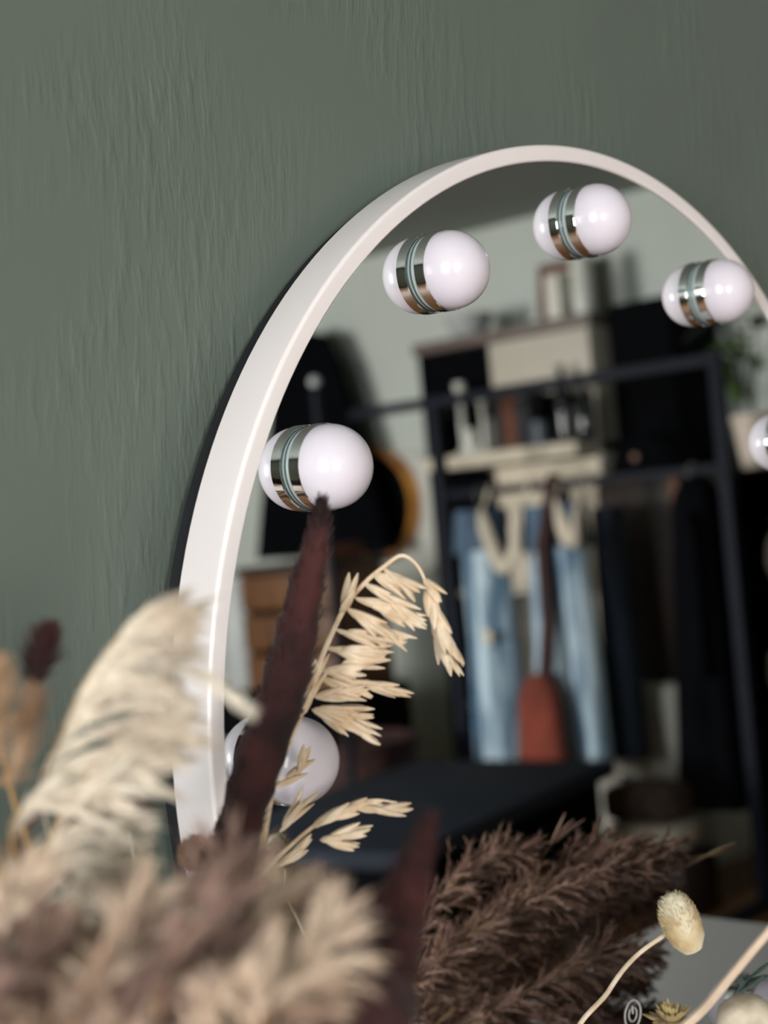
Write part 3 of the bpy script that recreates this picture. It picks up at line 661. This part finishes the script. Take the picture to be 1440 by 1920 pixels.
turned('mug', 'grey blue mug between the books and the dark bottle', 'mug', (3.81, mirX(1012, 800, 3.81).y, 1.5055), [(0, 0), (0.034, 0), (0.036, 0.09), (0.03, 0.09), (0.028, 0.01), (0, 0.01)], mat('grey blue glaze', (92, 100, 110), 0.4, var=0.1))
bott = [(0, 0), (0.03, 0), (0.032, 0.01), (0.032, 0.16), (0.026, 0.2), (0.013, 0.22), (0.013, 0.27), (0.016, 0.272), (0.016, 0.285), (0, 0.285)]
turned('bottle', 'dark glass bottle rising above the rack rail on the cream shelf', 'bottle', (3.81, mirX(1060, 800, 3.81).y, 1.5055), bott, M_bottle)
turned('bottle', 'squat dark bottle at the right end of the cream shelf', 'bottle', (3.81, mirX(1098, 800, 3.81).y, 1.5055), [(r * 1.15, h * 0.75) for r, h in bott], M_bottle)
# on top of the bookcase
t = thing('picture_frame', 'brown wooden picture frame on top of the bookcase', 'picture frame', (4.1, -3.05, 1.976))
L4 = Matrix.Translation((4.1, 0, 1.976)) @ Matrix.Rotation(0.12, 4, 'Y')
fb = bmesh.new()
for d in ((0, 0.02, -3.15, -3.11, 0.001, 0.25), (0, 0.02, -2.99, -2.95, 0.001, 0.25), (0, 0.02, -3.11, -2.99, 0.001, 0.04), (0, 0.02, -3.11, -2.99, 0.21, 0.25)): box(fb, *d, 0.002, L4)
obj('frame', fb, mat('brown frame wood', (112, 66, 48), 0.5, var=0.25, vscale=9), t); bxo('picture', (0.008, 0.014, -3.11, -2.99, 0.04, 0.21), M_beige, t, 0, L4)
tag(bxo('white_book', (4.0, 4.09, -3.03, -2.965, 1.976, 2.16), M_paper, None, 0.003), 'white book standing before the brown picture frame', 'book')
turned('flower_vase', 'tall pale vase at the right end of the bookcase top', 'vase', (4.05, -2.89, 1.976), [(0, 0), (0.04, 0), (0.045, 0.08), (0.04, 0.2), (0.035, 0.235), (0.03, 0.235), (0.035, 0.1), (0, 0.02)], M_ceramic)
turned('bowl', 'pale grey bowl at the left end of the bookcase top', 'bowl', (4.05, -3.46, 1.976), [(0, 0), (0.05, 0), (0.085, 0.05), (0.1, 0.10), (0.094, 0.10), (0.078, 0.05), (0, 0.012)], M_greypale)

# black wardrobe, drawers, brown cabinet
w = thing('wardrobe', 'tall narrow black wardrobe right of the bookcase', 'wardrobe', (4.1, -2.6, 0))
bxo('body', (4.0, 4.285, -2.75, -2.47, 0.0, 2.0), M_blackwood, w); bxo('door', (3.982, 3.999, -2.745, -2.475, 0.05, 1.98), M_blackwood, w)
rod('handle', [(3.975, -2.49, 1.05), (3.975, -2.49, 1.2)], 0.006, M_metal, w)
d = thing('drawer_unit', 'white low drawer unit under the brown cabinet', 'drawers', (3.75, -2.55, 0))
bxo('body', (3.6, 3.97, -2.82, -2.33, 0.0, 0.64), M_paper, d)
for k in range(3): dr = bxo('drawer', (3.585, 3.599, -2.81, -2.34, 0.03 + 0.2 * k, 0.22 + 0.2 * k), M_paper, d, 0.003); rod('knob', [(3.584, -2.575, 0.125 + 0.2 * k), (3.565, -2.575, 0.125 + 0.2 * k)], 0.01, M_metal, dr)
cbn = thing('wooden_cabinet', 'dark brown wooden cabinet standing on the white drawers', 'cabinet', (3.8, -2.5, 0.64))
bxo('body', (3.7, 3.96, -2.66, -2.31, 0.641, 1.34), M_brownwood, cbn)
bxo('door', (3.684, 3.699, -2.655, -2.345, 0.66, 1.33), M_brownwood, cbn); bxo('stile', (3.66, 3.699, -2.342, -2.305, 0.645, 1.345), M_stile, cbn)
hb = thing('handbag', 'slouchy black handbag on top of the brown cabinet', 'bag', (3.8, -2.47, 1.34))
garment('bag_body', 3.8, (-2.60, -2.36), (-2.655, -2.30), 1.341, 1.50, 0.2, 1, 0.008, M_black, hb, shoulder=0.4, seed=12)
rod('handle', spline([(3.78, -2.56, 1.46), (3.78, -2.54, 1.56), (3.78, -2.48, 1.60), (3.78, -2.42, 1.56), (3.78, -2.40, 1.46)], 20), 0.009, M_black, hb)
rod('clasp', [(3.69, -2.48, 1.42), (3.68, -2.48, 1.42)], 0.014, M_stile, hb)
# floor pile by the rack
tag(bxo('storage_crate', (3.06, 3.26, -2.33, -2.03, 0, 0.2), M_brownwood, None, 0.01), 'low dark crate on the floor under the black coat', 'crate')
tag(bxo('folded_blanket', (3.07, 3.25, -2.32, -2.05, 0.201, 0.285), M_cream, None, 0.035), 'cream folded blanket on the dark crate', 'blanket')
tag(bxo('folded_blanket', (3.07, 3.25, -2.32, -2.07, 0.286, 0.40), M_fur, None, 0.035), 'brown tufted blanket on top of the cream one', 'blanket')

# black low table in front of the rack
P0 = Vector((2.9, -2.88)); P1 = Vector((2.98, -2.18)); ux = Vector((-1, 0.2)).normalized(); uy = Vector((-ux.y, ux.x)) * -1
ctr = P1 + ux * 0.62 + Vector((uy.x, uy.y)) * (-0.35 if uy.y > 0 else 0.35)
ang = math.atan2(ux.y, ux.x); MB_ = Matrix.Translation((ctr.x, ctr.y, 0)) @ Matrix.Rotation(ang, 4, 'Z')
bt2 = thing('low_table', 'black low table with a dark navy top in front of the jeans', 'table', (ctr.x, ctr.y, 0))
bxo('tabletop', (-0.62, 0.62, -0.35, 0.35, 0.455, 0.5), mat('dark navy matt top', (44, 50, 62), 0.8, var=0.1, vscale=5, spec=0.2), bt2, 0.004, MB_)
bxo('apron', (-0.58, 0.58, -0.31, 0.31, 0.2, 0.454), M_blackwood, bt2, 0.004, MB_)
for sx in (-0.57, 0.53):
    for sy in (-0.31, 0.27): bxo('leg', (sx, sx + 0.04, sy, sy + 0.04, 0, 0.2), M_blackwood, bt2, 0.002, MB_)
# basket
bk = thing('wicker_basket', 'dark red wicker basket left of the black low table', 'basket', (2.95, -3.22, 0))
bm = bmesh.new(); prof = [(0, 0.005), (0.17, 0.005)]
for k in range(24): prof.append((0.17 + 0.03 * k / 23 + 0.006 * (k % 2), 0.02 + 0.5 * k / 23))
prof += [(0.19, 0.52), (0.165, 0.03), (0, 0.03)]
lathe(bm, prof, 48, Matrix.Translation((2.95, -3.22, 0))); obj('body', bm, M_wicker, bk)
bm = bmesh.new(); tube(bm, [(2.95 + 0.2 * math.cos(2 * PI * k / 40), -3.22 + 0.2 * math.sin(2 * PI * k / 40), 0.535) for k in range(41)], 0.014, 8); obj('rim', bm, M_wicker, bk)

# left part of the view: coat stand, round mirror, sideboard
CX = 4.12; pA = mirX(572, 640, CX); cy = pA.y
hk = thing('wall_hook', 'black wall hook above the golden round mirror, holding the black cloak', 'hook', (X1, cy, 1.98))
bxo('plate', (X1 - 0.012, X1 - 0.0005, cy - 0.03, cy + 0.03, 1.94, 2.03), M_blackwood, hk); rod('peg', [(X1 - 0.012, cy, 1.97), (CX + 0.02, cy, 1.975), (CX, cy, 2.02)], 0.009, M_blackwood, hk)
ck = thing('hanging_cloak', 'black cloak draped to a point on a wall hook', 'coat', (CX, cy, 1.15))
bm = bmesh.new(); secs = []
for px, py in ((612, 628), (640, 690), (664, 770), (692, 860), (715, 940), (740, 1030)):
    q = mirX(px, py, CX); secs.append((q.z, q.y - cy))
prof = [(max(0.03, r), z) for z, r in secs]; prof = [(0.0, secs[0][0] + 0.04)] + prof + [(prof[-1][0] - 0.02, prof[-1][1]), (0.05, prof[0][1] - 0.05)]
rings_before = len(bm.verts); lathe(bm, prof, 48)
for v in bm.verts:
    a = math.atan2(v.co.y, v.co.x); r = math.hypot(v.co.x, v.co.y); f = 1 + 0.06 * math.sin(7 * a) * min(1, r / 0.2)
    v.co.x *= 0.22 * f; v.co.y *= f
bmesh.ops.transform(bm, matrix=Matrix.Translation((CX, cy, 0)), verts=bm.verts); obj('cloth', bm, M_black, ck)
# round wooden mirror leaning on the wall and white round tray behind
c1 = mirX(668, 950, 4.15); r1 = (mirX(778, 950, 4.15) - c1).length; rz = abs(mirX(668, 845, 4.15).z - c1.z)
wm = thing('round_mirror', 'round black mirror with golden wooden rim half behind the black cloak', 'mirror', (4.2, c1.y, c1.z))
MW = Matrix.Translation((4.2965, c1.y, c1.z)) @ Matrix.Rotation(-PI / 2, 4, 'Y')
bm = bmesh.new(); R_ = rz * 1.05; lathe(bm, [(R_ - 0.03, 0), (R_, 0), (R_ + 0.004, 0.03), (R_ - 0.01, 0.06), (R_ - 0.03, 0.05)], 64, MW, closed=True); obj('rim', bm, M_brass, wm)
bm = bmesh.new(); lathe(bm, [(0, 0.01), (R_ - 0.025, 0.01), (R_ - 0.025, 0.02), (0, 0.02)], 48, MW); obj('dark_glass', bm, M_bottle, wm)
tg2 = turned('hanging_tray', 'white round tray hung on the wall behind the golden round mirror', 'tray', (0, 0, 0), [(0, 0), (R_ + 0.02, 0), (R_ + 0.03, 0.015), (R_ + 0.02, 0.02), (R_ + 0.01, 0.008), (0, 0.008)], M_ceramic)
tg2.matrix_world = Matrix.Translation((4.299, c1.y + 0.16, c1.z - 0.06)) @ Matrix.Rotation(-PI / 2, 4, 'Y')
# slim grey pole
tip = mirX(590, 710, 2.6); pn = thing('pole_stand', 'slim grey pole stand with a pale tip before the black cloak', 'stand', (2.6, tip.y, 0))
rod('pole', [(2.6, tip.y, 0.02), (2.6, tip.y, tip.z - 0.02)], 0.014, M_metal, pn)
bm = bmesh.new(); bmesh.ops.create_uvsphere(bm, u_segments=16, v_segments=10, radius=0.02, matrix=Matrix.Translation((2.6, tip.y, tip.z - 0.01))); obj('tip', bm, M_greypale, pn)
bm = bmesh.new(); lathe(bm, [(0, 0), (0.11, 0), (0.11, 0.012), (0, 0.018)], 32, Matrix.Translation((2.6, tip.y, 0.0125))); obj('base', bm, M_metal, pn)
# sideboard with crate and canister
sbd = thing('sideboard', 'dark wooden sideboard beneath the crate and the grey canister', 'sideboard', (3.35, -3.95, 0))
bxo('body', (3.14, 3.52, -4.45, -3.48, 0.06, 0.67), M_blackwood, sbd)
for k in range(2): bxo('door', (3.125, 3.139, -4.44 + 0.485 * k, -3.97 + 0.485 * k, 0.08, 0.65), M_blackwood, sbd)
for x in (3.16, 3.46):
    for y in (-4.42, -3.55): bxo('foot', (x, x + 0.04, y, y + 0.04, 0, 0.06), M_blackwood, sbd)
crt = thing('wooden_crate', 'orange brown wooden crate on the sideboard', 'crate', (3.3, -3.75, 0.67))
for y in (-3.99, -3.53): bxo('end_panel', (3.18, 3.46, y, y + 0.02, 0.671, 1.12), M_orangewood, crt)
for z in (0.675, 0.83, 0.985): bxo('slat', (3.165, 3.179, -3.99, -3.51, z, z + 0.13), M_orangewood, crt); bxo('slat', (3.461, 3.475, -3.99, -3.51, z, z + 0.13), M_orangewood, crt)
bxo('bottom', (3.18, 3.46, -3.97, -3.53, 0.671, 0.685), M_orangewood, crt)
bxo('lid', (3.16, 3.48, -4.0, -3.50, 1.121, 1.15), M_brownwood, crt)
turned('canister', 'tall grey white canister left of the orange crate', 'canister', (3.27, -4.11, 0.671), [(0, 0), (0.075, 0), (0.085, 0.05), (0.08, 0.36), (0.07, 0.40), (0.07, 0.44), (0.03, 0.47), (0, 0.475)], M_greypale)
tag(bxo('lidded_box', (3.22, 3.4, -3.66, -3.54, 1.151, 1.21), M_bookbrown, None, 0.006), 'small brown box on the lid of the crate', 'box')
q = mirX(455, 1290, 2.7)
st = thing('stool', 'black stool under the white cushion at the mirror edge', 'stool', (2.72, q.y, 0))
bm = bmesh.new(); lathe(bm, [(0, 0.40), (0.15, 0.40), (0.16, 0.42), (0.15, 0.44), (0, 0.44)], 32, Matrix.Translation((2.72, q.y, 0))); obj('seat', bm, M_blackwood, st)
for sx in (-1, 1):
    for sy in (-1, 1): rod('leg', [(2.72 + 0.13 * sx, q.y + 0.13 * sy, 0.0), (2.72 + 0.09 * sx, q.y + 0.09 * sy, 0.40)], 0.012, M_blackwood, st)
tag(bxo('cushion', (2.59, 2.85, q.y - 0.13, q.y + 0.13, 0.441, 0.58), M_greypale, None, 0.06), 'pale grey cushion on the black stool', 'cushion')
# rug
tag(bxo('floor_rug', (1.9, 2.735, -3.7, -2.75, 0.0005, 0.012), M_rug, None, 0.004), 'pale wool rug on the floor in front of the wicker basket', 'rug')

# plant shelf at the right
ps = thing('plant_shelf', 'black open shelf right of the clothes rack carrying the green plant', 'shelf', (3.7, -1.8, 0))
for y in (-2.05, -1.53): bxo('side_panel', (3.55, 3.85, y, y + 0.02, 0, 1.34), M_blackwood, ps)
for z in (0.06, 0.55, 0.95, 1.32): bxo('shelf_board', (3.55, 3.85, -2.03, -1.53, z, z + 0.02), M_blackwood, ps)
bxo('back_panel', (3.84, 3.85, -2.03, -1.53, 0.08, 1.32), M_blackwood, ps)
turned('ornament_vase', 'beige ornament vase on the upper shelf below the plant', 'vase', (3.66, -1.93, 0.9705), [(0, 0), (0.04, 0), (0.06, 0.06), (0.05, 0.13), (0.02, 0.18), (0.03, 0.21), (0.022, 0.21), (0.0, 0.1)], M_pinkpot)
turned('ornament_vase', 'speckled round vase on the middle shelf below the plant', 'vase', (3.66, -1.93, 0.5705), [(0, 0), (0.05, 0), (0.085, 0.08), (0.08, 0.16), (0.04, 0.22), (0.05, 0.26), (0.04, 0.26), (0, 0.1)], M_vase)
pl = thing('potted_plant', 'leafy green plant in a pale pot by the right rack post', 'potted plant', (3.66, -1.93, 1.34))
pq = mirX(1412, 770, 3.66)
bm = bmesh.new(); lathe(bm, [(0, 0), (0.05, 0), (0.068, 0.15), (0.074, 0.155), (0.074, 0.175), (0.062, 0.175), (0.056, 0.15), (0, 0.15)], 36, Matrix.Translation((3.66, pq.y, 1.3405))); obj('pot', bm, M_pinkpot, pl)
bm = bmesh.new(); lathe(bm, [(0, 0.16), (0.057, 0.158)], 24, Matrix.Translation((3.66, pq.y, 1.3405))); obj('soil', bm, M_soil, pl)
def leaf(bm, p, d, L, W):
    d = d.normalized(); s = d.cross(Vector((0, 0, 1)));  s = s.normalized() if s.length > 0.01 else Vector((1, 0, 0)); up = s.cross(d)
    prev = None
    for i in range(7):
        t = i / 6; w = W * math.sin(PI * min(0.98, 0.06 + t * 0.92)) ** 0.8; c = p + d * L * t - Vector((0, 0, 0.25 * L * t * t))
        row = [bm.verts.new(c - s * w + up * 0.12 * w), bm.verts.new(c - up * 0.1 * w), bm.verts.new(c + s * w + up * 0.12 * w)]
        if prev: [bm.faces.new((prev[k], prev[k + 1], row[k + 1], row[k])) for k in (0, 1)]
        prev = row
def foliage(name, top, targets, m, L, W, parent, per=5):
    bm = bmesh.new(); st_ = bmesh.new()
    for q in targets:
        sp = spline([top, top.lerp(q, 0.5) + Vector((0, 0, 0.06)), q], 12); tube(st_, sp, 0.004, 6)
        for k in range(per):
            i = 12 - k; d = rvec() + (sp[i] - sp[max(0, i - 1)]).normalized() * 0.8; leaf(bm, sp[i], d, L * rnd(0.7, 1.2), W * rnd(0.7, 1.2))
    obj('stems', st_, M_leafdark, parent); o = obj(name, bm, m, parent, True, 60)
    so = o.modifiers.new('thickness', 'SOLIDIFY'); so.thickness = 0.001
    return o
tp_ = Vector((3.66, pq.y, 1.50))
foliage('leaves', tp_, [mirX(u, v, 3.62) for u, v in ((1365, 700), (1360, 650), (1385, 665), (1400, 640), (1425, 690), (1372, 720))], M_leaf, 0.09, 0.024, pl, 4)
foliage('upper_leaves', tp_, [mirX(u, v, 3.9) for u, v in ((1340, 570), (1320, 520), (1345, 600), (1390, 570), (1420, 610), (1325, 560))], M_leafdark, 0.13, 0.03, pl, 3)

# ------------------------------------------------------------------ light
def area(name, loc, target, sx, sy, power, col):
    l = bpy.data.lights.new(name, 'AREA'); l.shape = 'RECTANGLE'; l.size = sx; l.size_y = sy; l.energy = power; l.color = col
    o = bpy.data.objects.new(name, l); COL.objects.link(o); o.location = loc
    o.rotation_euler = (Vector(target) - Vector(loc)).to_track_quat('-Z', 'Y').to_euler(); return o
for nm, Wn, pw, cl in (('daylight_near', WL, 112, (0.96, 0.98, 1.0)), ('daylight_far', WB, 400, (1.0, 0.965, 0.945))):
    yl = (Wn[0] + Wn[1]) / 2; zl = (Wn[2] + Wn[3]) / 2
    area(nm, (X0 - T - 0.02, yl, zl), (X0 + 1, yl, zl), Wn[1] - Wn[0], Wn[3] - Wn[2], pw, cl)
W_ = bpy.data.worlds.new('sky'); scene.world = W_; W_.use_nodes = True
bg = W_.node_tree.nodes['Background']; bg.inputs['Color'].default_value = (0.75, 0.86, 1.0, 1); bg.inputs['Strength'].default_value = 1.0

scene.view_settings.view_transform = 'Standard'; scene.view_settings.look = 'None'
scene.view_settings.exposure = -0.16; scene.view_settings.gamma = 1.0; scene.view_settings.use_curve_mapping = False
scene.cycles.use_denoising = True
scene.cycles.max_bounces = 10; scene.cycles.glossy_bounces = 6; scene.cycles.diffuse_bounces = 4
scene.cycles.caustics_reflective = False; scene.cycles.caustics_refractive = False
scene.cycles.sample_clamp_indirect = 8.0
